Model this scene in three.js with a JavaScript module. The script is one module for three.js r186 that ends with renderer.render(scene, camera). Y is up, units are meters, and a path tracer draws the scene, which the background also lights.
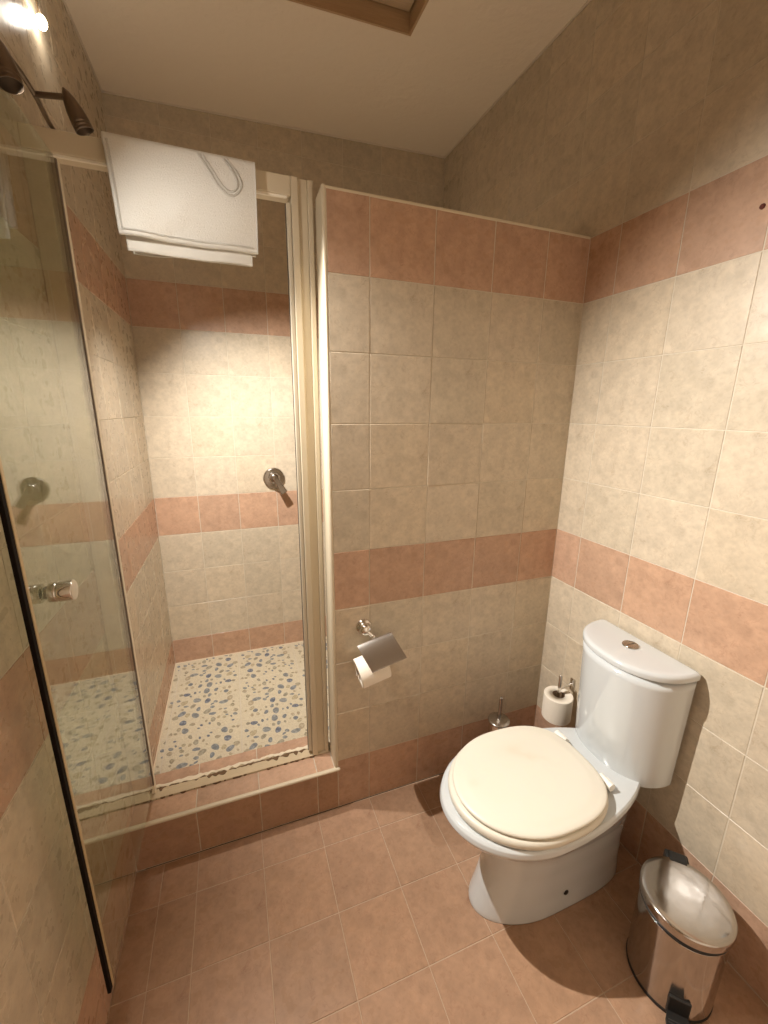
import * as THREE from 'three';
import { RoundedBoxGeometry } from 'three/addons/geometries/RoundedBoxGeometry.js';
import { mergeGeometries } from 'three/addons/utils/BufferGeometryUtils.js';

// ---------------------------------------------------------------- camera, light, exposure
const scene = new THREE.Scene();
scene.background = new THREE.Color(0x000000);
const camera = new THREE.PerspectiveCamera(102.77, 768 / 1024, 0.02, 20);
camera.position.set(-1.1628, 1.4512, 1.2042);
camera.rotation.order = 'YXZ';
camera.rotation.set(-0.2445, -0.3525, 0.0099);
const renderer = new THREE.WebGLRenderer({ antialias: true });
renderer.toneMapping = THREE.LinearToneMapping;
renderer.toneMappingExposure = 1.0;
renderer.shadowMap.enabled = true;

const LAMP = new THREE.Color().setRGB(1.0, 0.95, 0.875);
function spot(from, to, intensity, angle, penumbra, radius = 1) {
  const l = new THREE.SpotLight(LAMP, intensity, 0, angle, penumbra, 2);
  l.position.set(...from); l.target.position.set(...to);
  l.castShadow = true; l.shadow.mapSize.set(2048, 2048); l.shadow.radius = radius;
  l.shadow.camera.near = 0.02; l.shadow.bias = -0.0005;
  scene.add(l); scene.add(l.target);
  return l;
}
const ROOM_LAMP = [-1.390, 1.980, 0.050];      // lit end of the bullet spotlight over the shower door
const UNSEEN_SHOWER_LAMP = [-1.345, 2.02, -0.20];   // unseen head behind the towel, placed to light the shower wall
spot(ROOM_LAMP, [-0.79, 1.335, 0.572], 14.5, 0.92, 0.85, 0.4);
const FILL_LAMP = [-1.425, 1.965, 0.545];    // added fill head, out of view on the rail, for bounce light
spot(FILL_LAMP, [-0.35, 0.9, 1.75], 1.6, 0.8, 0.9, 0.5);
const THIRD_LAMP = [-1.440, 1.928, 0.272];     // dimmer head by the frame edge, turned to the doorway
spot(THIRD_LAMP, [-1.14, 1.82, -0.09], 0.42, 0.75, 1, 0.6);
spot(UNSEEN_SHOWER_LAMP, [-0.66, 0.55, -1.08], 10.5, 0.88, 0.75, 0.5);

// ---------------------------------------------------------------- helpers
let seed = 7;
const rnd = () => { seed = (seed * 1664525 + 1013904223) >>> 0; return seed / 4294967296; };
const taken = {};
function numbered(n) { const k = (taken[n] = (taken[n] ?? -1) + 1); return k ? `${n}_${String(k).padStart(3, '0')}` : n; }
function shade(o) { o.castShadow = true; o.receiveShadow = true; return o; }
function tag(o, label, category, group, kind) {
  o.userData.label = label; o.userData.category = category;
  if (group) o.userData.group = group;
  if (kind) o.userData.kind = kind;
  return o;
}
function mesh(name, geo, mat, parent) {
  const m = shade(new THREE.Mesh(geo, mat));
  m.name = parent === scene ? numbered(name) : name;
  parent.add(m); return m;
}
function thing(name, pos, label, category, group, kind) {
  const g = new THREE.Group(); g.name = numbered(name); g.position.set(...pos); scene.add(g);
  return tag(g, label, category, group, kind);
}
const V = (x, y, z) => new THREE.Vector3(x, y, z);
function box(x0, x1, y0, y1, z0, z1, r = 0) {
  const w = x1 - x0, h = y1 - y0, d = z1 - z0;
  const g = r ? new RoundedBoxGeometry(w, h, d, 2, Math.min(r, w / 2.01, h / 2.01, d / 2.01)) : new THREE.BoxGeometry(w, h, d);
  g.translate((x0 + x1) / 2, (y0 + y1) / 2, (z0 + z1) / 2); return g;
}
function flat(g) { const n = g.index ? g.toNonIndexed() : g; for (const k of Object.keys(n.attributes)) if (!['position', 'normal', 'uv'].includes(k)) n.deleteAttribute(k); return n; }
const join = (...gs) => mergeGeometries(gs.map(flat));
function rod(a, b, r, seg = 16, r2 = r) {       // cylinder between two points
  const d = new THREE.Vector3().subVectors(b, a), L = d.length();
  const g = new THREE.CylinderGeometry(r2, r, L, seg);
  g.translate(0, L / 2, 0);
  g.applyQuaternion(new THREE.Quaternion().setFromUnitVectors(V(0, 1, 0), d.normalize()));
  g.translate(a.x, a.y, a.z); return g;
}
function tube(pts, r, seg = 40, rs = 10) { return new THREE.TubeGeometry(new THREE.CatmullRomCurve3(pts), seg, r, rs); }
const lathe = (pts, seg = 48) => new THREE.LatheGeometry(pts.map(p => new THREE.Vector2(...p)), seg);
function aim(g, dir, at) { g.applyQuaternion(new THREE.Quaternion().setFromUnitVectors(V(0, 1, 0), V(...dir).normalize())); g.translate(...at); return g; }

// tileable value noise
function noiseGrid(n) { const a = new Float32Array(n * n); for (let i = 0; i < a.length; i++) a[i] = rnd(); return a; }
function sampler(n) {
  const g = noiseGrid(n);
  return (u, v) => {
    u = ((u % 1) + 1) % 1 * n; v = ((v % 1) + 1) % 1 * n;
    const i = Math.floor(u), j = Math.floor(v), fu = u - i, fv = v - j, a = fu * fu * (3 - 2 * fu), b = fv * fv * (3 - 2 * fv);
    const i1 = (i + 1) % n, j1 = (j + 1) % n; i % n;
    return (g[(j % n) * n + i % n] * (1 - a) + g[(j % n) * n + i1] * a) * (1 - b) + (g[j1 * n + i % n] * (1 - a) + g[j1 * n + i1] * a) * b;
  };
}
function fbm(base, oct) { const s = []; for (let k = 0; k < oct; k++) s.push(sampler(base << k)); return (u, v) => { let t = 0, w = 0.5, q = 0; for (const f of s) { t += w * f(u, v); q += w; w *= 0.55; } return t / q; }; }
const lin2s = c => Math.round(255 * (c <= 0.0031308 ? 12.92 * c : 1.055 * Math.pow(c, 1 / 2.4) - 0.055));
function dataTex(n, fn, srgb) {
  const d = new Uint8Array(n * n * 4);
  for (let j = 0; j < n; j++) for (let i = 0; i < n; i++) {
    const c = fn(i / n, j / n), k = (j * n + i) * 4;
    for (let q = 0; q < 3; q++) { const x = Math.min(1, Math.max(0, Array.isArray(c) ? c[q] : c)); d[k + q] = srgb ? lin2s(x) : Math.round(x * 255); }
    d[k + 3] = 255;
  }
  const t = new THREE.DataTexture(d, n, n, THREE.RGBAFormat);
  t.wrapS = t.wrapT = THREE.RepeatWrapping; t.magFilter = THREE.LinearFilter; t.minFilter = THREE.LinearMipmapLinearFilter; t.generateMipmaps = true;
  if (srgb) t.colorSpace = THREE.SRGBColorSpace;
  t.needsUpdate = true; return t;
}
const nA = fbm(15, 4), nB = fbm(27, 4), nC = fbm(48, 3), nD = fbm(14, 3), nE = fbm(5, 3);
// glaze mottling: cloudy patches, short darker wisps and fine speckle (0..1 around .5)
function mottle(u, v) {
  const cloud = nA(u, v), w = nB(u + 0.15 * nD(u, v), v + 0.15 * nD(v, u));
  const wisp = Math.max(0, 1 - Math.abs(w - 0.5) * 17) * Math.max(0, nA(v, u) - 0.36) * 2.8;
  return { cloud: cloud - 0.5, wisp, speck: nC(v, u) - 0.5 };
}
function tileTex(base, amp, wispAmt, wispTint) {
  return dataTex(512, (u, v) => {
    const m = mottle(u, v), k = 1 + amp * m.cloud * 2 + 0.16 * m.speck;
    return base.map((c, i) => c * k * (1 - wispAmt * m.wisp * wispTint[i]));
  }, true);
}
const TEXM = 0.42;                             // metres per texture repeat
const bumpTile = dataTex(512, (u, v) => { const m = mottle(u, v); return 0.5 + 0.8 * (nD(v, u) - 0.5) + 0.2 * m.speck; });
const roughTile = dataTex(256, (u, v) => 0.62 + 0.5 * (nA(v, u) - 0.5));
function std(o) { return new THREE.MeshPhysicalMaterial(o); }
const rgb = (r, g, b) => new THREE.Color().setRGB(r, g, b);
function glazed(map, tone, rough = 0.5, bump = 0.0004) {
  return std({ map, color: rgb(...tone), roughness: rough, roughnessMap: roughTile, bumpMap: bumpTile, bumpScale: bump, specularIntensity: 0.5 });
}
const creamMap = tileTex([0.595, 0.505, 0.385], 0.15, 0.17, [0.8, 1, 1.2]);
const pinkMap = tileTex([0.53, 0.34, 0.235], 0.16, 0.18, [0.8, 1, 1.1]);
const floorMap = tileTex([0.42, 0.26, 0.168], 0.15, 0.2, [0.7, 1, 1.1]);
const tones = [[1, 1, 1], [0.96, 0.955, 0.95], [1.0, 0.985, 0.96], [0.93, 0.935, 0.93]];
const CREAM = tones.map(t => glazed(creamMap, t));
const PINK = tones.map(t => glazed(pinkMap, t));
const FLOOR = tones.map(t => glazed(floorMap, t, 0.5, 0.0004));
const GROUT = std({ color: rgb(0.64, 0.57, 0.46), roughness: 0.95, bumpMap: bumpTile, bumpScale: 0.001 });
const FLOORGROUT = std({ color: rgb(0.50, 0.36, 0.255), roughness: 0.95 });
const nP = fbm(24, 3);
const plasterBump = dataTex(512, (u, v) => 0.5 + 0.5 * (nP(u, v) - 0.5) + 0.5 * (nE(u, v) - 0.5));
const PAINT = std({ color: rgb(0.88, 0.79, 0.67), roughness: 0.9, bumpMap: plasterBump, bumpScale: 0.003 });
const CERAMIC = std({ color: rgb(0.62, 0.65, 0.66), roughness: 0.12, clearcoat: 0.8, clearcoatRoughness: 0.03 });
const CHROME = std({ color: rgb(0.75, 0.73, 0.70), metalness: 1, roughness: 0.12 });
const BRUSHED = std({ color: rgb(0.46, 0.43, 0.40), metalness: 1, roughness: 0.24 });
const FRAMEMAT = std({ color: rgb(0.66, 0.57, 0.42), roughness: 0.42 });
const BLACK = std({ color: rgb(0.012, 0.011, 0.010), roughness: 0.5 });
const BRONZE = std({ color: rgb(0.17, 0.125, 0.09), metalness: 0.85, roughness: 0.35 });

// ---------------------------------------------------------------- tile geometry: bevelled slab, front at z = 0, uv in metres
const tileCache = new Map();
function tileGeo(w, h, variant) {
  const key = `${w.toFixed(4)}_${h.toFixed(4)}_${variant}`;
  if (tileCache.has(key)) return tileCache.get(key);
  const b = 0.0009, T = 0.006, a = [-w / 2, -h / 2, w / 2, h / 2];
  const ring = (ins, z) => [[a[0] + ins, a[1] + ins, z], [a[2] - ins, a[1] + ins, z], [a[2] - ins, a[3] - ins, z], [a[0] + ins, a[3] - ins, z]];
  const R0 = ring(b, 0), R1 = ring(0, -b), R2 = ring(0, -T), pos = [], uv = [];
  const ou = (variant * 0.371) % 1, ov = (variant * 0.617) % 1;
  const put = p => { pos.push(...p); uv.push(p[0] / TEXM + ou, p[1] / TEXM + ov); };
  const quad = (p, q, r, s) => { [p, q, r, p, r, s].forEach(put); };
  quad(...R0);
  for (const [A, B] of [[R1, R0], [R2, R1]]) for (let i = 0; i < 4; i++) { const j = (i + 1) % 4; quad(A[i], A[j], B[j], B[i]); }
  const g = new THREE.BufferGeometry();
  g.setAttribute('position', new THREE.Float32BufferAttribute(pos, 3));
  g.setAttribute('uv', new THREE.Float32BufferAttribute(uv, 2));
  g.computeVertexNormals(); tileCache.set(key, g); return g;
}
const JOINT = 0.0026;
// us, vs: joint positions along the surface; place(u, v) gives the world point, rot the orientation
function tileGrid(parent, us, vs, place, rot, matOf, name = 'tile', joint = JOINT) {
  for (let j = 0; j + 1 < vs.length; j++) for (let i = 0; i + 1 < us.length; i++) {
    const w = us[i + 1] - us[i] - joint, h = vs[j + 1] - vs[j] - joint;
    if (w < 0.004 || h < 0.004) continue;
    const u = (us[i] + us[i + 1]) / 2, v = (vs[j] + vs[j + 1]) / 2, mat = matOf(u, v, i, j);
    if (!mat) continue;
    const m = mesh(name, tileGeo(w, h, Math.floor(rnd() * 7)), mat, parent);
    m.position.copy(place(u, v)); m.rotation.set(...rot);
    m.rotateX((rnd() - 0.5) * 0.006); m.rotateY((rnd() - 0.5) * 0.006);
  }
}
const steps = (from, to, first, size = 0.2) => { const o = [from]; for (let p = first; p < to - 0.012; p += size) if (p > from + 0.012) o.push(p); o.push(to); return o; };
const ROWS = steps(0, 2.74, 0.01).filter(v => v !== 0.01);
const band = y => (y > 1.81 && y < 2.01) || (y > 0.81 && y < 1.01) || y < 0.21;
const pick = L => L[Math.floor(rnd() * L.length)];
const wallMat = (u, v) => pick(band(v) ? PINK : CREAM);

// ---------------------------------------------------------------- room shell
const X0 = -1.555, ZB = -1.08, ZF = 1.75, H = 2.74, TT = 0.0012;
const S = (name, geo, mat, label, category) => tag(mesh(name, geo, mat, scene), label, category, null, 'structure');
const floor = S('floor', box(X0 - 0.1, 0.1, -0.12, -TT, 0, ZF + 0.1), FLOORGROUT, 'terracotta square tiled bathroom floor in front of the shower step', 'floor');
tileGrid(floor, [X0, -1.475, -1.37, -1.17, -0.97, -0.77, -0.57, -0.37, -0.17, -0.001], steps(0.002, ZF, 0.125), (u, v) => V(u, 0, v), [-Math.PI / 2, 0, 0], () => pick(FLOOR));
const wallR = S('wall_right', box(TT, 0.12, -0.1, H + 0.1, ZB - 0.1, ZF + 0.1), GROUT, 'cream tiled wall with two pink bands behind the toilet cistern', 'wall');
tileGrid(wallR, steps(ZB, ZF, -0.883), ROWS, (u, v) => V(0, v, u), [0, -Math.PI / 2, 0], wallMat);
const wallL = S('wall_left', box(X0 - 0.12, X0 - TT, -0.1, H + 0.1, ZB - 0.1, ZF + 0.1), GROUT, 'cream tiled wall with pink bands behind the open glass door', 'wall');
tileGrid(wallL, steps(ZB, ZF, -1.055), ROWS, (u, v) => V(X0, v, u), [0, Math.PI / 2, 0], wallMat);
const wallB = S('wall_back', box(X0 - 0.1, 0.1, -0.1, H + 0.1, ZB - 0.12, ZB - TT), GROUT, 'far tiled wall of the shower carrying the mixer tap', 'wall');
tileGrid(wallB, steps(X0, 0, -1.355), ROWS, (u, v) => V(u, v, ZB), [0, 0, 0], wallMat);
S('wall_front', box(X0 - 0.1, 0.1, -0.1, H + 0.1, ZF, ZF + 0.12), PAINT, 'painted wall behind the camera facing the shower', 'wall');
const PH = 2.01, PX = -0.889;
const part = S('wall_partition', box(PX, TT, 0, PH - 0.004, -0.14, -TT), GROUT, 'tiled partition wall beside the shower door stopping short of the ceiling', 'wall');
tileGrid(part, [PX, -0.769, -0.569, -0.369, -0.169, -0.001], [0.001, 0.21, 0.41, 0.61, 0.81, 1.01, 1.21, 1.41, 1.61, 1.81, 2.008], (u, v) => V(u, v, 0), [0, 0, 0], wallMat);
tileGrid(part, [PX, -0.769, -0.569, -0.369, -0.169, -0.001], [-0.14, -0.004], (u, v) => V(u, PH, v), [-Math.PI / 2, 0, 0], () => pick(CREAM));

// ceiling with a square hatch recess; it sags a little towards the door wall and the near end
const sag = (x, z) => 0.007 + 0.037 * x - 0.036 * (z + 1.08);
function sagged(g, ox = 0, oz = 0) { const p = g.attributes.position; for (let i = 0; i < p.count; i++) p.setY(i, p.getY(i) + sag(p.getX(i) + ox, p.getZ(i) + oz)); g.computeVertexNormals(); return g; }
const HX0 = -1.080, HX1 = -0.480, HZ0 = -0.433, HZ1 = 0.167;
const ceil = S('ceiling', join(box(X0 - 0.1, HX0, H, H + 0.12, ZB - 0.1, ZF + 0.1), box(HX1, 0.1, H, H + 0.12, ZB - 0.1, ZF + 0.1), box(HX0, HX1, H, H + 0.12, ZB - 0.1, HZ0), box(HX0, HX1, H, H + 0.12, HZ1, ZF + 0.1)), PAINT, 'plain painted ceiling with a square hatch recess', 'ceiling');
{
  sagged(ceil.geometry);
  const g = ceil.geometry, p = g.attributes.position, uv = g.attributes.uv;
  for (let i = 0; i < p.count; i++) uv.setXY(i, p.getX(i) / 0.5, p.getZ(i) / 0.5);
}
const woodTex = dataTex(256, (u, v) => { const k = 0.8 + 0.4 * fbmWood(u, v); return [0.58 * k, 0.45 * k, 0.30 * k]; }, true);
function fbmWood(u, v) { return 0.6 * nC(u * 0.25, v * 3) + 0.4 * nB(u * 0.5, v); }
const WOOD = std({ map: woodTex, roughness: 0.6 });
const WOODDARK = std({ map: woodTex, color: rgb(0.85, 0.75, 0.65), roughness: 0.6 });
{
  const h = thing('ceiling_hatch', [HX0, H, HZ0], 'beige wooden hatch recessed in the ceiling', 'hatch');
  const W = HX1 - HX0, D = HZ1 - HZ0, d = 0.055, t = 0.008;
  mesh('recess_board', box(0, W, 0.001, d + 0.03, 0, t), WOODDARK, h); mesh('recess_board', box(0, W, 0.001, d + 0.03, D - t, D), WOODDARK, h);
  mesh('recess_board', box(0, t, 0.001, d + 0.03, t, D - t), WOODDARK, h); mesh('recess_board', box(W - t, W, 0.001, d + 0.03, t, D - t), WOODDARK, h);
  const a = 0.012, b = 0.075;
  mesh('frame_rail', box(a, W - a, d, d + 0.025, a, b, 0.003), WOOD, h); mesh('frame_rail', box(a, W - a, d, d + 0.025, D - b, D - a, 0.003), WOOD, h);
  mesh('frame_stile', box(a, b, d, d + 0.025, b + 0.001, D - b - 0.001, 0.003), WOOD, h); mesh('frame_stile', box(W - b, W - a, d, d + 0.025, b + 0.001, D - b - 0.001, 0.003), WOOD, h);
  mesh('panel', box(a, W - a, d + 0.018, d + 0.03, a, D - a), std({ map: woodTex, color: rgb(0.62, 0.36, 0.22), roughness: 0.6 }), h);
  for (const m of h.children) sagged(m.geometry, HX0, HZ0);
}
S('trim_1', sagged(join(box(X0 - 0.001, 0, H - 0.006, H + 0.002, ZB, ZB + 0.005), box(-0.005, 0, H - 0.006, H + 0.002, ZB, ZF), box(X0, X0 + 0.005, H - 0.006, H + 0.002, ZB, ZF))), PAINT, 'thin painted filler line where the ceiling meets the tiled walls', 'trim');
// white edge trims of the partition
const TRIMMAT = std({ color: rgb(0.68, 0.59, 0.44), roughness: 0.4 });
S('trim_2', join(rod(V(PX - 0.004, 0.18, -0.0072), V(PX - 0.004, PH, -0.0072), 0.0075, 14), new THREE.SphereGeometry(0.0075, 14, 10).translate(PX - 0.004, PH, -0.0072), box(PX - 0.011, PX - 0.0005, 0.18, PH, -0.079, -0.004)), TRIMMAT, 'pale rounded corner bead up the open end of the partition', 'trim');
S('trim_3', join(box(PX, -0.002, PH - 0.006, PH + 0.0025, -0.012, 0.0006, 0.002)), TRIMMAT, 'pale edge strip along the top of the partition', 'trim');

// ---------------------------------------------------------------- shower tray and kerb
const SY = 0.065;
const pebN = 1024;
function pebbleTexture() {
  const c = document.createElement('canvas'); c.width = c.height = pebN; const g = c.getContext('2d');
  const bump = document.createElement('canvas'); bump.width = bump.height = pebN; const q = bump.getContext('2d');
  g.fillStyle = '#cfc4ac'; g.fillRect(0, 0, pebN, pebN); q.fillStyle = '#606060'; q.fillRect(0, 0, pebN, pebN);
  for (let k = 0; k < 5000; k++) { const s = 2 + rnd() * 7; g.fillStyle = rnd() < 0.5 ? 'rgba(226,214,186,0.35)' : 'rgba(176,158,128,0.28)'; g.beginPath(); g.arc(rnd() * pebN, rnd() * pebN, s, 0, 7); g.fill(); }
  const cols = ['#737880', '#7d8288', '#8a8c8c', '#6b7180', '#9a927f', '#a99c80', '#b3a486', '#a0947b', '#7f8284', '#b0a187', '#a79b83'];
  const done = []; let tries = 0;
  while (done.length < 62 && tries++ < 6000) {
    const r = (0.019 + 0.042 * Math.pow(rnd(), 1.1)) * pebN, x = rnd() * pebN, y = rnd() * pebN;
    if (done.some(d => Math.hypot(d[0] - x, d[1] - y) < (d[2] + r) * 0.94 + 7) || x < r * 1.25 || y < r * 1.25 || x > pebN - r * 1.25 || y > pebN - r * 1.25) continue;
    done.push([x, y, r]);
    const rot = rnd() * 6.28, e = 0.68 + rnd() * 0.27, ph = rnd() * 6, col = pick(cols);
    for (const [ctx, style, ins] of [[g, col, 1], [q, '#a8a8a8', 1], [q, '#d8d8d8', 0.8]]) {
      ctx.save(); ctx.translate(x, y); ctx.rotate(rot); ctx.fillStyle = style; ctx.beginPath();
      for (let i = 0; i <= 26; i++) { const t = i / 26 * 6.2832, rr = r * ins * (1 + 0.09 * Math.sin(2 * t + ph) + 0.05 * Math.sin(3 * t + ph * 2)); ctx.lineTo(rr * Math.cos(t) * 1.12, rr * e * Math.sin(t)); }
      ctx.closePath(); ctx.fill();
      if (ctx === g) { ctx.clip(); for (let k = 0; k < 26; k++) { ctx.fillStyle = rnd() < 0.5 ? 'rgba(255,250,235,0.10)' : 'rgba(30,30,40,0.09)'; ctx.beginPath(); ctx.arc((rnd() - 0.5) * 2 * r, (rnd() - 0.5) * 2 * r, r * (0.1 + 0.3 * rnd()), 0, 7); ctx.fill(); } }
      ctx.restore();
    }
  }
  const t = new THREE.CanvasTexture(c); t.colorSpace = THREE.SRGBColorSpace; const b = new THREE.CanvasTexture(bump);
  for (const k of [t, b]) { k.wrapS = k.wrapT = THREE.RepeatWrapping; k.repeat.set(TEXM / 0.3, TEXM / 0.3); }
  return [t, b];
}
const [pebMap, pebBump] = pebbleTexture();
const PEBBLE = std({ map: pebMap, bumpMap: pebBump, bumpScale: 0.0012, roughness: 0.55 });
const tray = S('floor_shower', box(X0, 0, -0.1, SY - TT, ZB, -0.17), GROUT, 'shower floor of blue and grey pebble patterned tiles', 'floor');
{
  const us = [X0, -1.5255, -1.2215, -0.9175, -0.6135, -0.3095, 0], vs = [ZB, -0.801, -0.497, -0.192];
  for (let j = 0; j < 3; j++) for (let i = 0; i < 6; i++) {
    const w = us[i + 1] - us[i] - 0.004, h = vs[j + 1] - vs[j] - 0.004;
    const g = tileGeo(w, h, 0).clone(), uv = g.attributes.uv, p = g.attributes.position;   // print starts at the tile's own corner
    const flip = (i + j) % 2;
    for (let k = 0; k < uv.count; k++) { const a = (p.getX(k) + w / 2) / TEXM, b = (p.getY(k) + h / 2) / TEXM; uv.setXY(k, flip ? (0.3 / TEXM) - a : a, flip ? (0.3 / TEXM) - b : b); }
    const m = mesh('tile', g, PEBBLE, tray); m.position.set((us[i] + us[i + 1]) / 2, SY, (vs[j] + vs[j + 1]) / 2); m.rotation.x = -Math.PI / 2;
  }
}
const KY = 0.18, kerbX = [X0, -1.365, -1.165, -0.965, PX - 0.012];
const kerb = S('shower_kerb', box(X0, PX, 0, KY - TT, -0.19 + TT, -TT), GROUT, 'raised pink tiled step at the shower entrance', 'step');
tileGrid(kerb, [X0, -1.365, -1.165, -0.965, PX], [0.001, KY - 0.004], (u, v) => V(u, v, 0), [0, 0, 0], () => pick(FLOOR));
tileGrid(kerb, kerbX, [-0.083, -0.004], (u, v) => V(u, KY, v), [-Math.PI / 2, 0, 0], () => pick(PINK));
tileGrid(kerb, kerbX, [-0.19, -0.127], (u, v) => V(u, KY, v), [-Math.PI / 2, 0, 0], () => pick(PINK));
tileGrid(kerb, kerbX, [SY, KY - 0.002], (u, v) => V(u, v, -0.19), [0, Math.PI, 0], () => pick(PINK));
mesh('nosing', join(rod(V(X0, KY - 0.004, 0.0025), V(PX + 0.002, KY - 0.004, 0.0025), 0.0062, 12), new THREE.SphereGeometry(0.0062, 12, 8).translate(PX + 0.002, KY - 0.004, 0.0025), box(X0, PX, KY - 0.008, KY + 0.0012, -0.004, 0.003)), TRIMMAT, kerb);
S('trim_4', join(rod(V(X0 + 0.003, SY, ZB + 0.003), V(-0.003, SY, ZB + 0.003), 0.004, 8), rod(V(X0 + 0.003, SY, ZB + 0.003), V(X0 + 0.003, SY, -0.19), 0.004, 8)), std({ color: rgb(0.72, 0.6, 0.44), roughness: 0.6 }), 'pale sealant line around the pebble shower floor', 'trim');

// ---------------------------------------------------------------- shower enclosure frame
{
  const f = thing('shower_enclosure', [0, 0, 0], 'cream aluminium frame around the shower doorway', 'door frame', null, 'structure');
  const z0 = -0.13, z1 = -0.08;
  const head = mesh('header', box(X0 + 0.001, -0.966, 2.008, 2.055, z0, z1, 0.003), FRAMEMAT, f);
  mesh('lip', box(-1.498, -0.976, 2.003, 2.0085, -0.092, -0.084, 0.001), std({ color: rgb(0.9, 0.84, 0.72), roughness: 0.4 }), head);
  // right jamb: telescoping profiles side by side
  mesh('jamb_profile', box(-0.966, -0.9465, KY, 2.055, z0, z1 + 0.002, 0.003), FRAMEMAT, f);
  mesh('jamb_profile', box(-0.9465, -0.921, KY, 2.055, z0, z1 - 0.006, 0.002), FRAMEMAT, f);
  mesh('jamb_profile', box(-0.921, -0.906, KY, 2.054, z0, z1, 0.003), FRAMEMAT, f);
  mesh('jamb_profile', box(-0.906, PX - 0.012, KY, 2.04, z0, z1 - 0.02, 0.002), FRAMEMAT, f);
  const mag = mesh('magnet_strip', box(-0.979, -0.9665, KY + 0.02, 1.994, -0.113, -0.086, 0.003), std({ color: rgb(0.62, 0.55, 0.43), roughness: 0.3 }), f);
  mesh('strip_edge', box(-0.9805, -0.9785, KY + 0.02, 1.994, -0.104, -0.095), std({ color: rgb(0.10, 0.08, 0.06), roughness: 0.5 }), mag);
  // left jamb
  mesh('jamb_profile', box(X0 + 0.001, -1.512, KY, 2.008, z0, z1, 0.003), FRAMEMAT, f);
  mesh('hinge_profile', box(-1.507, -1.4945, KY + 0.005, 2.006, -0.118, -0.1, 0.003), std({ color: rgb(0.86, 0.78, 0.64), roughness: 0.35 }), f);
  // sill rail with crumbling white sealant
  mesh('sill_rail', box(X0 + 0.002, PX - 0.013, KY - 0.002, KY + 0.007, z0 + 0.004, z1 + 0.002, 0.002), std({ color: rgb(0.60, 0.48, 0.32), roughness: 0.8, bumpMap: bumpTile, bumpScale: 0.002 }), f);
  const crumble = (za, zb, y, amp, mat, s0) => {
    const sh = new THREE.Shape(), n = 160, x0 = X0 + 0.003, x1 = PX - 0.014, r = sampler(64), q = sampler(37);
    const e = (k, o) => amp * (r(k / n, o) + 0.8 * q(k / n * 1.7, o + 0.3) - 0.9);
    for (let k = 0; k <= n; k++) sh[k ? 'lineTo' : 'moveTo'](x0 + (x1 - x0) * k / n, -(Math.max(zb + e(k, s0), (za + zb) / 2 + 0.0002)));
    for (let k = n; k >= 0; k--) sh.lineTo(x0 + (x1 - x0) * k / n, -Math.min(za - 0.6 * e(k, s0 + 0.5), (za + zb) / 2 - 0.0002));
    const g = new THREE.ExtrudeGeometry(sh, { depth: 0.004, bevelEnabled: true, bevelSize: 0.0008, bevelThickness: 0.0008, bevelSegments: 1 });
    g.rotateX(-Math.PI / 2); g.translate(0, y, 0);
    mesh('sealant', g, mat, f);
  };
  const SEAL = std({ color: rgb(0.80, 0.70, 0.54), roughness: 0.75, bumpMap: bumpTile, bumpScale: 0.0015 });
  const GRIME = std({ color: rgb(0.16, 0.095, 0.05), roughness: 0.95 });
  crumble(-0.129, -0.119, KY + 0.0062, 0.013, SEAL, 0.1);
  crumble(-0.117, -0.1145, KY + 0.0045, 0.02, GRIME, 0.31);
  crumble(-0.0805, -0.0795, KY + 0.0015, 0.009, GRIME, 0.62);
}

// ---------------------------------------------------------------- glass door, folded open along the wall
{
  const d = thing('glass_door', [-1.5, 0.225, -0.1], 'frameless clear glass shower door standing open along the wall', 'door');
  const GLASS = std({ color: rgb(0.88, 0.92, 0.87), roughness: 0.0, transmission: 1, thickness: 0, ior: 1.9 });
  mesh('pane', box(-0.003, 0.003, 0, 1.78, 0.006, 0.518), GLASS, d);
  mesh('edge_seal', box(-0.004, 0.0032, 0, 1.78, 0.5265, 0.5385, 0.0015), std({ specularIntensity: 0.2, color: rgb(0.008, 0.005, 0.0035), roughness: 0.7 }), d);
  mesh('edge_strip', box(-0.004, 0.004, 0, 1.78, 0.518, 0.5265, 0.001), std({ color: rgb(0.50, 0.37, 0.20), roughness: 0.35 }), d);
  mesh('hinge_seal', box(-0.006, 0.005, 0, 1.78, -0.001, 0.006, 0.001), std({ color: rgb(0.16, 0.12, 0.09), roughness: 0.5 }), d);
  const kn = lathe([[0, 0], [0.012, 0], [0.012, 0.004], [0.0175, 0.006], [0.0185, 0.016], [0.0172, 0.0175], [0.0172, 0.0195], [0.0185, 0.021], [0.0185, 0.041], [0.0172, 0.043], [0, 0.043]], 32);
  mesh('knob', aim(kn, [1, 0, 0], [0.003, 0.902, 0.462]), CHROME, d);
  mesh('knob_screw', aim(lathe([[0, 0], [0.012, 0], [0.012, 0.003], [0.009, 0.005], [0, 0.005]], 24), [-1, 0, 0], [-0.003, 0.902, 0.462]), CHROME, d);
}

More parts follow.
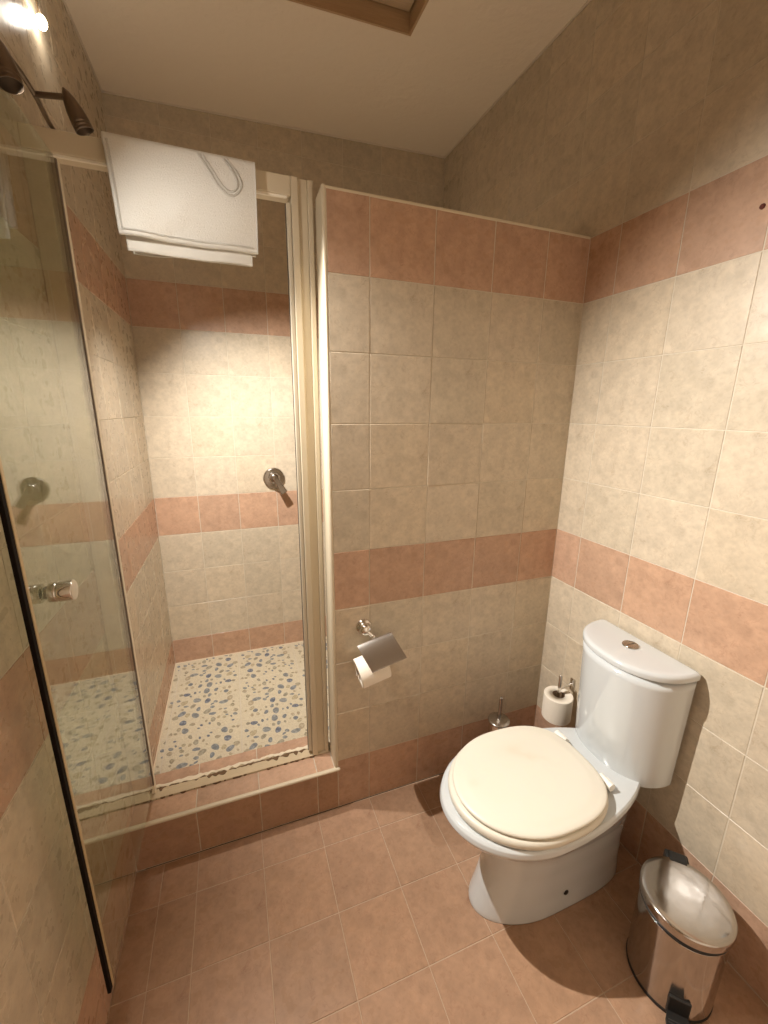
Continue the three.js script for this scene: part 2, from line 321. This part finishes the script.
// ---------------------------------------------------------------- towel folded over the header
{
  const t = thing('towel', [-1.225, 1.82, -0.105], 'white terry towel folded over the shower door header', 'towel');
  const terry = dataTex(256, (u, v) => nC(u, v) * 0.6 + 0.4 * nD(v, u));
  terry.repeat.set(9, 9);
  const TERRY = std({ color: rgb(0.88, 0.85, 0.78), roughness: 1, sheen: 0.4, sheenRoughness: 0.8, sheenColor: rgb(0.6, 0.57, 0.5), bumpMap: terry, bumpScale: 0.0022 });
  const fold = sampler(7), fold2 = sampler(5);
  // a folded layer: profile over the rail in (y,z), swept along x, with thickness
  function layer(off, frontDrop, backDrop, x0, x1, wob, th) {
    const nx = 60, top = 2.056 - 1.82, prof = [], hz = 0.027 + off, nArc = 12;
    const front = [], N = 26;
    for (let k = 0; k <= N; k++) front.push([hz + 0.001, frontDrop + (top - 0.004 - frontDrop) * k / N]);
    const arc = []; for (let k = 1; k < nArc; k++) { const a = Math.PI * k / nArc; arc.push([hz * Math.cos(a), top - 0.004 + (off * 0.3 + 0.004) * Math.sin(a)]); }
    const back = []; for (let k = 0; k <= 14; k++) back.push([-hz - 0.001, top - 0.004 - (top - 0.004 - backDrop) * k / 14]);
    prof.push(...front, ...arc, ...back);
    const P = [], U = [], I = [], M = prof.length;
    const at = (i, j, side) => {
      const u = i / nx, [z, y] = prof[j];
      const slant = (y < top - 0.02 ? (top - y) : 0);
      const x = x0 + (x1 - x0) * u + (u < 0.5 ? 1 : -0.35) * 0.06 * slant * (Math.abs(u - 0.5) * 2);
      const hang = Math.max(0, (top - 0.01 - y) / top), s = z > 0 ? 1 : -1;
      const ripple = wob * hang * (0.030 * (fold(u * 0.55 + 0.07, 0.2 + 0.3 * hang) - 0.4) + 0.004 * Math.sin(u * 9 + 1.2) * (0.4 + hang) + 0.012 * Math.exp(-Math.pow((u - 0.42 + 0.5 * (hang - 0.55)) * 9, 2)) * Math.exp(-Math.pow((hang - 0.55) * 4, 2)));
      const curl = s > 0 && hang > 0.85 ? 0.004 * (hang - 0.85) / 0.15 : 0;
      const zz = z + s * Math.max(-0.004, ripple + curl);
      const yy = y + (hang > 0.02 ? hang * 0.006 * (fold2(u, 0.4) - 0.5) : 0);
      const edge = side ? 0 : th;                           // outer surface is moved away from the rail
      const ny = Math.abs(z) < hz ? Math.sin(Math.acos(Math.max(-1, Math.min(1, z / hz)))) : 0, nz = Math.abs(z) < hz ? z / hz : s;
      return [x, yy + edge * ny, zz + edge * nz];
    };
    for (const side of [0, 1]) for (let i = 0; i <= nx; i++) for (let j = 0; j < M; j++) { P.push(...at(i, j, side)); U.push(i / nx * (x1 - x0) * 3, j / M * 1.6); }
    const id = (s, i, j) => s * (nx + 1) * M + i * M + j;
    for (let i = 0; i < nx; i++) for (let j = 0; j + 1 < M; j++) { I.push(id(0, i, j), id(0, i + 1, j), id(0, i + 1, j + 1), id(0, i, j), id(0, i + 1, j + 1), id(0, i, j + 1)); I.push(id(1, i, j), id(1, i + 1, j + 1), id(1, i + 1, j), id(1, i, j), id(1, i, j + 1), id(1, i + 1, j + 1)); }
    for (let i = 0; i < nx; i++) for (const j of [0, M - 1]) I.push(id(0, i, j), id(1, i, j), id(1, i + 1, j), id(0, i, j), id(1, i + 1, j), id(0, i + 1, j));
    for (let j = 0; j + 1 < M; j++) for (const i of [0, nx]) I.push(id(0, i, j), id(0, i, j + 1), id(1, i, j + 1), id(0, i, j), id(1, i, j + 1), id(1, i, j));
    const g = new THREE.BufferGeometry(); g.setAttribute('position', new THREE.Float32BufferAttribute(P, 3)); g.setAttribute('uv', new THREE.Float32BufferAttribute(U, 2)); g.setIndex(I); g.computeVertexNormals();
    return [g, at, prof];
  }
  const [gi] = layer(0.002, 0.004, 0.02, -0.156, 0.153, 0.5, 0.005);
  mesh('under_fold', gi, TERRY, t);
  const [go, at] = layer(0.013, 0.032, 0.05, -0.166, 0.168, 1, 0.009);
  const main = mesh('cloth', go, TERRY, t);
  // raised double cord woven in a U near the top
  const surf = (x, y) => { const j = Math.round((y - 0.032) / (0.232 - 0.032) * 26), i = Math.round((x + 0.166) / 0.334 * 60); const p = at(Math.max(0, Math.min(60, i)), Math.max(0, Math.min(27, j)), 0); return V(x, y, p[2] + 0.0006); };
  for (const k of [0, 1]) {
    const o = k * 0.009, pts = [];
    for (const [x, y] of [[0.035 + o, 0.232], [0.058 + o, 0.198], [0.08 + o * 0.8, 0.166 + o * 0.5], [0.103, 0.152 + o], [0.122 - o * 0.7, 0.160 + o * 0.6], [0.132 - o, 0.180], [0.123 - o, 0.205], [0.099 - o * 0.9, 0.232]]) pts.push(surf(x, y));
    mesh('woven_cord', tube(pts, 0.0026, 50, 8), TERRY, main);
  }
  const hem = []; for (let k = 0; k <= 24; k++) { const p = at(2 + Math.round(56 * k / 24), 1, 0); hem.push(V(p[0], p[1] + 0.003, p[2] + 0.0004)); }
  mesh('hem', tube(hem, 0.0022, 60, 6), TERRY, main);
  const side = []; for (let k = 0; k <= 12; k++) { const p = at(1, Math.round(1 + 24 * k / 12), 0); side.push(V(p[0] + 0.004, p[1], p[2] + 0.0003)); }
  mesh('hem', tube(side, 0.0022, 40, 6), TERRY, main);
}

// ---------------------------------------------------------------- spotlight bar over the door
{
  const bar = thing('spotlight_bar', [-1.475, 2.035, 0.2], 'bronze wall spotlight rail with bullet shaped heads above the glass door', 'lamp');
  const L = p => V(p[0] + 1.475, p[1] - 2.035, p[2] - 0.2);
  mesh('rail', join(tube([[-1.488, 2.066, -0.205], [-1.495, 2.067, -0.105], [-1.487, 2.055, -0.03], [-1.475, 2.040, 0.05], [-1.475, 2.040, 0.12], [-1.475, 2.030, 0.19], [-1.475, 2.018, 0.28], [-1.478, 2.03, 0.42], [-1.482, 2.06, 0.52]].map(L), 0.0045, 60, 10), new THREE.SphereGeometry(0.006, 12, 8).translate(...L([-1.488, 2.066, -0.205]).toArray())), BRONZE, bar);
  for (const z of [0.24, 0.5]) mesh('wall_bracket', join(rod(L([X0 + 0.001, 2.025, z]), L([-1.478, 2.025, z]), 0.005, 12), aim(lathe([[0, 0], [0.022, 0], [0.02, 0.006], [0.008, 0.01], [0, 0.01]], 24), [1, 0, 0], L([X0 + 0.001, 2.025, z]).toArray())), BRONZE, bar);
  const BULB = std({ color: rgb(0.9, 0.85, 0.7), emissive: rgb(1, 0.86, 0.62), emissiveIntensity: 1.2, roughness: 0.3 });
  function head(tip, end, joint, railPt, lit) {
    const a = L(tip), b = L(end), len = a.distanceTo(b), dir = [b.x - a.x, b.y - a.y, b.z - a.z];
    const R = 0.0172;
    const g = lathe([[0.0008, 0], [0.006, 0.10 * len], [0.0115, 0.28 * len], [0.0155, 0.52 * len], [R, 0.76 * len], [R, 0.82 * len], [R * 0.93, 0.83 * len], [R * 0.93, 0.85 * len], [R, 0.86 * len], [R, 0.90 * len], [R * 0.93, 0.91 * len], [R * 0.93, 0.93 * len], [R, 0.94 * len], [R, len], [R - 0.0015, len], [R - 0.002, 0.75 * len], [0.004, 0.52 * len], [0, 0.52 * len]], 32);
    const h = mesh('head', aim(g, dir, a.toArray()), BRONZE, bar);
    mesh('bulb', aim(lathe([[0, 0], [0.009, 0], [0.012, 0.05 * len], [0.0125, 0.09 * len], [0.0105, 0.125 * len], [0, 0.13 * len]], 20), dir, a.clone().lerp(b, 0.525).toArray()), lit ? BULB : std({ color: rgb(0.75, 0.7, 0.6), roughness: 0.2 }), h);
    mesh('stem', join(rod(L(railPt), L(joint), 0.0052, 12), new THREE.SphereGeometry(0.007, 12, 8).translate(...L(joint).toArray())), BRONZE, bar);
  }
  head([-1.4215, 2.054, 0.076], [-1.396, 1.991, 0.068], [-1.416, 2.040, 0.074], [-1.475, 2.039, 0.062], true);
  head([-1.375, 2.075, -0.165], [-1.350, 2.030, -0.195], [-1.371, 2.067, -0.168], [-1.489, 2.066, -0.185], true);  // unseen head behind the towel, source of the shower spot
  head([-1.452, 2.03, 0.532], [-1.428, 1.972, 0.542], [-1.449, 2.02, 0.534], [-1.481, 2.05, 0.50], true);  // added head out of view, carries the fill spot
  head([-1.462, 2.008, 0.258], [-1.447, 1.938, 0.268], [-1.459, 1.99, 0.262], [-1.475, 2.02, 0.27], true);
}
{
  const w = thing('wall_glow_bulb', [X0, 2.395, -0.322], 'small glowing bulb placed for the bright spot high on the shower wall', 'lamp');
  mesh('wall_plate', aim(lathe([[0, 0], [0.020, 0], [0.018, 0.004], [0, 0.005]], 24), [1, 0, 0], [0.001, 0.05, 0.03]), BRONZE, w);
  mesh('arm', tube([V(0.003, 0.05, 0.03), V(0.016, 0.04, 0.025), V(0.0165, 0.016, 0.004)], 0.003, 16, 8), BRONZE, w);
  mesh('bulb', new THREE.SphereGeometry(0.012, 20, 14).scale(1, 1.3, 1).translate(0.0165, 0, 0), std({ color: rgb(1, 0.9, 0.7), emissive: rgb(1, 0.84, 0.55), emissiveIntensity: 30, roughness: 0.4 }), w);
  const glow = new THREE.PointLight(LAMP, 0.03, 0, 2); glow.position.set(X0 + 0.032, 2.395, -0.322); glow.castShadow = true; scene.add(glow);  // bulb and point light placed to make the bright spot on the wall
}

// ---------------------------------------------------------------- shower mixer
{
  const CHROME = std({ color: rgb(0.44, 0.41, 0.38), metalness: 1, roughness: 0.16 });
  const m = thing('shower_mixer', [-0.966, 1.085, ZB], 'round chrome shower mixer tap with lever on the far shower wall', 'tap');
  mesh('escutcheon', aim(lathe([[0, 0.002], [0.056, 0.002], [0.057, 0.005], [0.056, 0.012], [0.05, 0.016], [0, 0.017]], 48), [0, 0, 1], [0, 0, 0]), CHROME, m);
  mesh('body', aim(lathe([[0.028, 0], [0.028, 0.012], [0.03, 0.014], [0.03, 0.030], [0.026, 0.039], [0.014, 0.044], [0, 0.045]], 32), [0, 0, 1], [0, 0.004, 0.014]), CHROME, m);
  const lv = new RoundedBoxGeometry(0.034, 0.095, 0.013, 4, 0.0062); lv.translate(0, -0.05, 0);
  const p = lv.attributes.position; for (let i = 0; i < p.count; i++) { const k = -p.getY(i) / 0.1; p.setX(i, p.getX(i) * (0.85 + 0.3 * k)); p.setZ(i, p.getZ(i) + 0.010 * k * k); }
  lv.computeVertexNormals(); lv.rotateX(-0.12); lv.rotateZ(0.5); lv.translate(0, 0.010, 0.050);
  mesh('lever', lv, CHROME, m);
}

// ---------------------------------------------------------------- toilet
const ZT = 0.44;
function egg(s, n1 = 40, n2 = 14, n3 = 8) {   // plan outline, counter-clockwise seen from above; s: xf, xm, W, xb, Wb
  const out = [], pw = s.p ?? 2;
  const sg = (c) => Math.sign(c) * Math.pow(Math.abs(c), 2 / pw);
  for (let k = 0; k <= n1; k++) { const a = Math.PI / 2 + Math.PI * k / n1; out.push([s.xm + (s.xm - s.xf) * sg(Math.cos(a)), s.W * sg(Math.sin(a))]); }   // z from +W over the front to -W
  const m = n2 * 2 + n3 * 2, q = s.q ?? 2.05, sq = c => Math.sign(c) * Math.pow(Math.abs(c), 2 / q);
  for (let k = 1; k < m; k++) { const a = -Math.PI / 2 + Math.PI * k / m; out.push([s.xm + (s.xb - s.xm) * sq(Math.cos(a)), s.W * sq(Math.sin(a))]); }
  return out;
}
function loft(rings, capTop = true, capBottom = true) {   // rings: [{y, pts}], y rising = outward surface
  const n = rings[0].pts.length, P = [], U = [], I = [];
  for (const r of rings) for (const [x, z] of r.pts) { P.push(x, r.y, z); U.push(x, z); }
  for (let k = 0; k + 1 < rings.length; k++) for (let i = 0; i < n; i++) { const j = (i + 1) % n, a = k * n + i, b = k * n + j, c = (k + 1) * n + j, d = (k + 1) * n + i; I.push(a, c, b, a, d, c); }
  for (const [cap, k] of [[capTop, rings.length - 1], [capBottom, 0]]) if (cap) {
    let cx = 0, cz = 0; for (const p of rings[k].pts) { cx += p[0] / n; cz += p[1] / n; }
    const c = P.length / 3; P.push(cx, rings[k].y + (rings[k].dome ?? 0), cz); U.push(cx, cz);
    for (let i = 0; i < n; i++) { const j = (i + 1) % n; k ? I.push(c, k * n + j, k * n + i) : I.push(c, i, j); }
  }
  const g = new THREE.BufferGeometry(); g.setAttribute('position', new THREE.Float32BufferAttribute(P, 3)); g.setAttribute('uv', new THREE.Float32BufferAttribute(U, 2)); g.setIndex(I);
  const f = g.toNonIndexed(); f.computeVertexNormals(); g.computeVertexNormals(); return g;
}
const inset = (s, d) => ({ ...s, xf: s.xf + d, W: s.W - d, xb: s.xb - d });
function mixS(a, b, t) { const o = {}; for (const k of Object.keys(a)) o[k] = a[k] + (b[k] - a[k]) * t; return o; }
{
  const T = thing('toilet', [0, 0, ZT], 'white ceramic close coupled toilet with cream lid closed', 'toilet');
  const key = [
    { y: 0.000, xf: -0.588, xm: -0.38, W: 0.106, xb: -0.062, q: 4 }, { y: 0.012, xf: -0.586, xm: -0.38, W: 0.105, xb: -0.062, q: 4 },
    { y: 0.060, xf: -0.570, xm: -0.38, W: 0.100, xb: -0.062, q: 4 }, { y: 0.140, xf: -0.546, xm: -0.38, W: 0.099, xb: -0.062, q: 4 },
    { y: 0.220, xf: -0.545, xm: -0.38, W: 0.106, xb: -0.060, q: 3.8 }, { y: 0.280, xf: -0.568, xm: -0.39, W: 0.123, xb: -0.055, q: 3.2 },
    { y: 0.320, xf: -0.612, xm: -0.42, W: 0.147, xb: -0.048, q: 2.6 }, { y: 0.345, xf: -0.655, xm: -0.44, W: 0.167, xb: -0.040, q: 2.2 },
    { y: 0.366, xf: -0.686, xm: -0.45, W: 0.181, xb: -0.030, q: 2.05 }, { y: 0.380, xf: -0.694, xm: -0.45, W: 0.186, xb: -0.026, q: 2.05 },
    { y: 0.392, xf: -0.690, xm: -0.45, W: 0.184, xb: -0.026, q: 2.05 }, { y: 0.398, xf: -0.682, xm: -0.45, W: 0.178, xb: -0.030, q: 2.05 },
    { y: 0.3985, xf: -0.60, xm: -0.44, W: 0.12, xb: -0.08, q: 2.05 }];
  const rings = []; for (let k = 0; k + 1 < key.length; k++) { const m = k < key.length - 2 ? 4 : 2; for (let q = 0; q < m; q++) { const s = mixS(key[k], key[k + 1], q / m); rings.push({ y: s.y, pts: egg(s) }); } }
  rings.push({ y: 0.3985, pts: egg(key[key.length - 1]) });
  const bowl = mesh('bowl', loft(rings), CERAMIC, T);
  mesh('fixing_hole', aim(lathe([[0, 0], [0.009, 0], [0.008, 0.002], [0, 0.0022]], 20), [0.02, 0.05, 1], [-0.327, 0.058, 0.0996]), BLACK, bowl);
  // seat ring and lid
  const stain = fbm(5, 4), lidTex = dataTex(512, (u, v) => {
    const x = u - 1, z = v - 0.5;                     // uv are metres, shifted into one repeat
    const a = (x + 0.385) * 0.75 + (z + 0.035) * 0.65, b = -(x + 0.385) * 0.65 + (z + 0.035) * 0.75;
    let s = Math.exp(-(a * a) / 0.0032 - (b * b) / 0.00022) * Math.max(0, stain(u * 3, v * 3) - 0.3) * 1.3 + 0.35 * Math.exp(-((x + 0.60) ** 2 + (z + 0.02) ** 2) / 0.0002) * stain(u * 4, v * 4);
    s += 0.25 * Math.exp(-(((x + 0.43) ** 2) / 0.002 + ((z + 0.08) ** 2) / 0.0004)) * stain(v * 5, u * 5);
    const k = 0.98 + 0.05 * stain(u * 2, v * 2);
    return [0.74 * k * (1 - 0.22 * s), 0.70 * k * (1 - 0.32 * s), 0.60 * k * (1 - 0.46 * s)];
  }, true);
  lidTex.offset.set(0, 0.5);
  const PLASTIC = std({ map: lidTex, roughness: 0.36 }), SEATM = std({ color: rgb(0.74, 0.70, 0.60), roughness: 0.4 });
  const seat = { xf: -0.670, xm: -0.450, W: 0.180, xb: -0.222, q: 2.7 }, near = pts => pts.map(([x, z]) => [x, z + 0.004]);
  mesh('seat', loft([[0.4005, 0.006], [0.403, 0.001], [0.411, 0], [0.419, 0.002], [0.4225, 0.008], [0.423, 0.02]].map(([y, d]) => ({ y, pts: near(egg(inset(seat, d))) }))), SEATM, T);
  const lid = { xf: -0.657, xm: -0.445, W: 0.1745, xb: -0.228, q: 2.8 };
  mesh('lid', loft([[0.4245, 0.006], [0.426, 0.0015], [0.4285, 0], [0.4325, 0.0012], [0.4355, 0.005], [0.437, 0.014], [0.4377, 0.026], [0.4395, 0.030], [0.4405, 0.044], [0.4412, 0.085], [0.4415, 0.12]].map(([y, d]) => ({ y, pts: near(egg(inset(lid, d))), dome: 0.0003 }))), PLASTIC, T);
  for (const s of [-1, 1]) mesh('hinge', join(rod(V(-0.222, 0.414, s * 0.088 - 0.021), V(-0.222, 0.414, s * 0.088 + 0.021), 0.0115, 20), box(-0.226, -0.204, 0.3985, 0.415, s * 0.088 - 0.014, s * 0.088 + 0.014, 0.003)), std({ color: rgb(0.88, 0.86, 0.8), roughness: 0.4 }), T);
  // cistern
  const dOut = (hw, dep, xb = -0.012, p = 2.35, n = 56) => {
    const o = [], rc = 0.012; const f = t => Math.pow(Math.max(0, 1 - Math.pow(Math.abs(t), p)), 1 / p * 1.05);
    for (let k = 0; k <= n; k++) { const a = -Math.PI / 2 + Math.PI * k / n; const z = -hw * Math.sin(a); const t = Math.min(1, Math.abs(Math.sin(a))); o.push([xb - rc - (dep - rc) * f(t), z]); }
    for (let k = 1; k < 6; k++) { const a = Math.PI / 2 * k / 6; o.push([xb - rc + rc * Math.sin(a), -hw + rc - rc * Math.cos(a)]); }
    for (let k = 1; k < 12; k++) o.push([xb, (-hw + rc) + 2 * (hw - rc) * k / 12]);
    for (let k = 5; k >= 1; k--) { const a = Math.PI / 2 * k / 6; o.push([xb - rc + rc * Math.sin(a), hw - rc + rc * Math.cos(a)]); }
    return o;
  };
  const shrink = (pts, d) => { const c = [-0.085, 0]; return pts.map(([x, z]) => [x + (c[0] - x) / 0.08 * d * 0.9, z + (c[1] - z) / 0.17 * d]); };
  const body = []; for (const [y, d] of [[0.377, 0.012], [0.379, 0.004], [0.383, 0]]) body.push({ y, pts: shrink(dOut(0.150, 0.150), d).map(([x, z]) => [x, z - 0.011]) });
  for (let k = 1; k <= 12; k++) { const t = k / 12; body.push({ y: 0.383 + 0.359 * t, pts: dOut(0.150 + 0.009 * t, 0.152 + 0.017 * t).map(([x, z]) => [x, z - 0.011]) }); }
  mesh('cistern', loft(body), CERAMIC, T);
  const LO = dOut(0.1635, 0.176, -0.009);
  mesh('cistern_lid', loft([[0.7435, 0.006], [0.7445, 0.0015], [0.7465, 0], [0.757, 0], [0.761, 0.0018], [0.7645, 0.006], [0.766, 0.012], [0.7665, 0.03]].map(([y, d]) => ({ y, pts: shrink(LO, d).map(([x, z]) => [x, z - 0.011]), dome: 0.0006 }))), CERAMIC, T);
  const btn = mesh('flush_button', lathe([[0, 0.004], [0.0165, 0.004], [0.0175, 0.003], [0.018, 0.0045], [0.0215, 0.0045], [0.0225, 0.002], [0.0225, -0.001]], 40).translate(-0.078, 0.7672, -0.014), std({ color: rgb(0.42, 0.38, 0.33), metalness: 1, roughness: 0.25 }), T);
  mesh('button_split', box(-0.0955, -0.0605, 0.7705, 0.7716, -0.0148, -0.0132), BLACK, btn);
}

// ---------------------------------------------------------------- toilet roll holders and rolls
const PAPER = std({ color: rgb(0.86, 0.79, 0.68), roughness: 1, bumpMap: dataTex(128, (u, v) => 0.5 + 0.5 * (nC(u, v) - 0.5)), bumpScale: 0.0008 });
const CARD = std({ color: rgb(0.28, 0.19, 0.12), roughness: 1 });
function roll(name, R, len, core, label, group) {         // axis along local y, centred
  const t = thing(name, [0, 0, 0], label, 'toilet paper', group);
  const h = len / 2, e = 0.003;
  mesh('paper', lathe([[core, -h], [R - e, -h], [R - e * 0.3, -h + e * 0.4], [R, -h + e], [R, h - e], [R - e * 0.3, h - e * 0.4], [R - e, h], [core, h], [core, -h]], 56), PAPER, t);
  mesh('core', lathe([[core - 0.0015, -h - 0.0002], [core + 0.0006, -h - 0.0002], [core + 0.0006, h + 0.0002], [core - 0.0015, h + 0.0002], [core - 0.0015, -h - 0.0002]], 32), CARD, t);
  return t;
}
{
  const o = [-0.790, 0.735, 0];
  const h = thing('toilet_roll_holder', o, 'chrome toilet roll holder with tilted cover flap on the partition', 'holder');
  mesh('wall_rose', aim(lathe([[0, 0.001], [0.027, 0.001], [0.0275, 0.006], [0.024, 0.010], [0.018, 0.013], [0.0195, 0.020], [0.020, 0.028], [0.014, 0.036], [0, 0.039]], 32), [0, 0, 1], [0, 0, 0]), CHROME, h);
  const roll13 = 0.235;                                     // the whole holder hangs askew
  const c = Math.cos(roll13), s = Math.sin(roll13), R = (u, v, z) => V(u * c - v * s, u * s + v * c, z);
  mesh('arm', join(rod(V(0, 0, 0.03), R(0.016, -0.026, 0.04), 0.0062, 14), new THREE.SphereGeometry(0.0085, 14, 10).translate(...R(0.016, -0.026, 0.04).toArray()), rod(R(0.016, -0.03, 0.042), R(0.016, -0.05, 0.055), 0.005, 14)), CHROME, h);
  // cover flap: a curved sheet
  const P = [], I = [], nu = 2, nv = 16, th = 0.0012;
  const at = (u, v, k) => { const a = v * 1.0; const y = -0.028 - 0.065 * v, z = 0.050 + 0.072 * Math.pow(v, 0.8); const p = R(-0.046 + 0.122 * u + 0.015 * v, y + k * th * 0.6, z + k * th); return p; };
  for (const k of [0, 1]) for (let j = 0; j <= nv; j++) for (let i = 0; i <= nu; i++) P.push(...at(i / nu, j / nv, k).toArray());
  const id = (k, j, i) => k * (nv + 1) * (nu + 1) + j * (nu + 1) + i;
  for (let j = 0; j < nv; j++) for (let i = 0; i < nu; i++) { I.push(id(1, j, i), id(1, j + 1, i), id(1, j + 1, i + 1), id(1, j, i), id(1, j + 1, i + 1), id(1, j, i + 1)); I.push(id(0, j, i), id(0, j + 1, i + 1), id(0, j + 1, i), id(0, j, i), id(0, j, i + 1), id(0, j + 1, i + 1)); }
  for (let j = 0; j < nv; j++) for (const i of [0, nu]) I.push(id(0, j, i), id(0, j + 1, i), id(1, j + 1, i), id(0, j, i), id(1, j + 1, i), id(1, j, i));
  for (let i = 0; i < nu; i++) for (const j of [0, nv]) I.push(id(0, j, i), id(1, j, i), id(1, j, i + 1), id(0, j, i), id(1, j, i + 1), id(0, j, i + 1));
  const g = new THREE.BufferGeometry(); g.setAttribute('position', new THREE.Float32BufferAttribute(P, 3)); g.setIndex(I); const gf = g.toNonIndexed(); g.computeVertexNormals();
  mesh('cover_flap', g, BRUSHED, h);
  mesh('spindle', rod(R(-0.078, -0.116, 0.07), R(0.078, -0.116, 0.07), 0.005, 14), CHROME, h);
  mesh('side_arm', join(rod(R(0.076, -0.116, 0.07), R(0.076, -0.04, 0.045), 0.003, 10), rod(R(0.076, -0.04, 0.045), R(0.016, -0.036, 0.045), 0.003, 10)), CHROME, h);
  const r = roll('toilet_roll', 0.049, 0.1, 0.019, 'toilet roll half hidden under the chrome cover flap', null);
  const ctr = R(-0.02, -0.116, 0.07); r.position.set(o[0] + ctr.x, o[1] + ctr.y, o[2] + ctr.z);
  r.rotation.z = Math.PI / 2 + roll13;
}
{
  const o = [0, 0.437, 0.172];
  const h = thing('spare_roll_holder', o, 'small chrome upright peg holder on the wall beside the cistern', 'holder');
  mesh('wall_plate', box(-0.008, -0.0005, -0.028, 0.022, -0.009, 0.009, 0.003), CHROME, h);
  mesh('arm', rod(V(-0.006, 0, 0), V(-0.076, 0.0, 0.010), 0.0045, 14), CHROME, h);
  mesh('peg', join(rod(V(-0.076, -0.125, 0.010), V(-0.076, 0.055, 0.010), 0.0062, 16), new THREE.SphereGeometry(0.0062, 16, 8).translate(-0.076, 0.055, 0.010), aim(lathe([[0, 0], [0.026, 0], [0.026, 0.003], [0, 0.003]], 24), [0, 1, 0], [-0.076, -0.124, 0.010])), CHROME, h);
  const r = roll('toilet_roll', 0.052, 0.098, 0.021, 'spare toilet roll standing upright on the peg beside the cistern', null);
  r.position.set(-0.076, 0.366, 0.182);
}

// ---------------------------------------------------------------- toilet brush
{
  const b = thing('toilet_brush', [-0.272, 0, 0.098], 'chrome toilet brush in its pot in the corner behind the toilet', 'toilet brush');
  mesh('pot', lathe([[0, 0.001], [0.037, 0.001], [0.038, 0.004], [0.038, 0.282], [0.0375, 0.284], [0, 0.284]], 40), CHROME, b);
  mesh('lid', lathe([[0.0, 0.2845], [0.040, 0.2845], [0.0415, 0.287], [0.040, 0.291], [0.03, 0.294], [0.012, 0.297], [0, 0.297]], 40), BRUSHED, b);
  mesh('handle', join(rod(V(0, 0.296, 0), V(0.002, 0.385, 0), 0.0068, 16), new THREE.SphereGeometry(0.0068, 16, 8).translate(0.002, 0.385, 0)), BRUSHED, b);
}

// ---------------------------------------------------------------- pedal bin
{
  const b = thing('pedal_bin', [-0.176, 0, 0.752], 'round polished steel pedal bin with black pedal beside the toilet', 'bin');
  const scr = fbm(10, 4);
  const dull = dataTex(256, (u, v) => { const s = scr(u * 0.5, v); return 0.35 + 0.55 * Math.max(0, s - 0.3); });
  const STEEL = std({ color: rgb(0.50, 0.475, 0.45), metalness: 1, roughness: 0.26, roughnessMap: dull, bumpMap: dull, bumpScale: 0.0004 });
  mesh('body', lathe([[0, 0.010], [0.0945, 0.010], [0.0955, 0.012], [0.0955, 0.232], [0.0945, 0.234], [0, 0.234]], 72), STEEL, b);
  mesh('base_ring', lathe([[0, 0.0005], [0.095, 0.0005], [0.0965, 0.002], [0.0965, 0.008], [0.0960, 0.0095], [0.0, 0.0095]], 72), BLACK, b);
  mesh('collar', lathe([[0.0, 0.2345], [0.0955, 0.2345], [0.0965, 0.236], [0.0965, 0.248], [0, 0.248]], 72), BLACK, b);
  mesh('lid', lathe([[0, 0.2485], [0.0985, 0.2485], [0.0995, 0.2495], [0.0995, 0.2665], [0.0985, 0.2695], [0.0955, 0.2715], [0.085, 0.2728], [0.06, 0.2738], [0.03, 0.2744], [0, 0.2746]], 72), STEEL, b);
  const ang = Math.atan2(0.070, -0.069);                    // pedal direction in plan (x, z)
  const fr = new THREE.Group();
  const rotY = Math.PI / 2 - ang;
  const turn = g => g.rotateY(rotY);                        // local +z is the pedal side
  mesh('hinge', turn(join(box(-0.027, 0.027, 0.218, 0.268, -0.122, -0.0975, 0.004), box(-0.02, 0.02, 0.262, 0.276, -0.114, -0.088, 0.003))), BLACK, b);
  mesh('handle_bracket', turn(join(rod(V(-0.026, 0.262, -0.11), V(0.026, 0.262, -0.11), 0.005, 12))), CHROME, b);
  const pd = new THREE.Shape([[-0.017, 0.092], [0.017, 0.092], [0.026, 0.118], [0.027, 0.152], [-0.027, 0.152], [-0.026, 0.118]].map(p => new THREE.Vector2(p[0], -p[1])));
  const pg = new THREE.ExtrudeGeometry(pd, { depth: 0.006, bevelEnabled: true, bevelSize: 0.001, bevelThickness: 0.001, bevelSegments: 2 });
  pg.rotateX(-Math.PI / 2); pg.translate(0, 0.020, 0);
  const ped = mesh('pedal', turn(pg), BLACK, b);
  for (let k = 0; k < 5; k++) mesh('tread_rib', turn(box(-0.022, 0.022, 0.0265, 0.0285, 0.118 + k * 0.006, 0.120 + k * 0.006)), std({ color: rgb(0.05, 0.045, 0.04), roughness: 0.7 }), ped);
  mesh('pedal_bracket', turn(join(box(-0.023, 0.023, 0.013, 0.072, 0.0925, 0.1005, 0.003))), BLACK, b);
}

// ---------------------------------------------------------------- small marks on the wall by the bin
tag(mesh('wall_screw', aim(lathe([[0, 0], [0.006, 0], [0.0055, 0.002], [0.002, 0.0035], [0, 0.0035]], 16), [-1, 0, 0], [0, 1.905, 0.498]), std({ color: rgb(0.10, 0.02, 0.012), roughness: 0.8 }), scene), 'tiny dark red screw head in the upper pink band of tiles', 'screw');
tag(mesh('pipe_cap', aim(lathe([[0, 0], [0.016, 0], [0.016, 0.006], [0.013, 0.012], [0, 0.014]], 24), [-1, 0, 0], [0, 0.479, 0.811]), CERAMIC, scene), 'small white pipe cap on the wall above the bin', 'cap');

renderer.render(scene, camera);
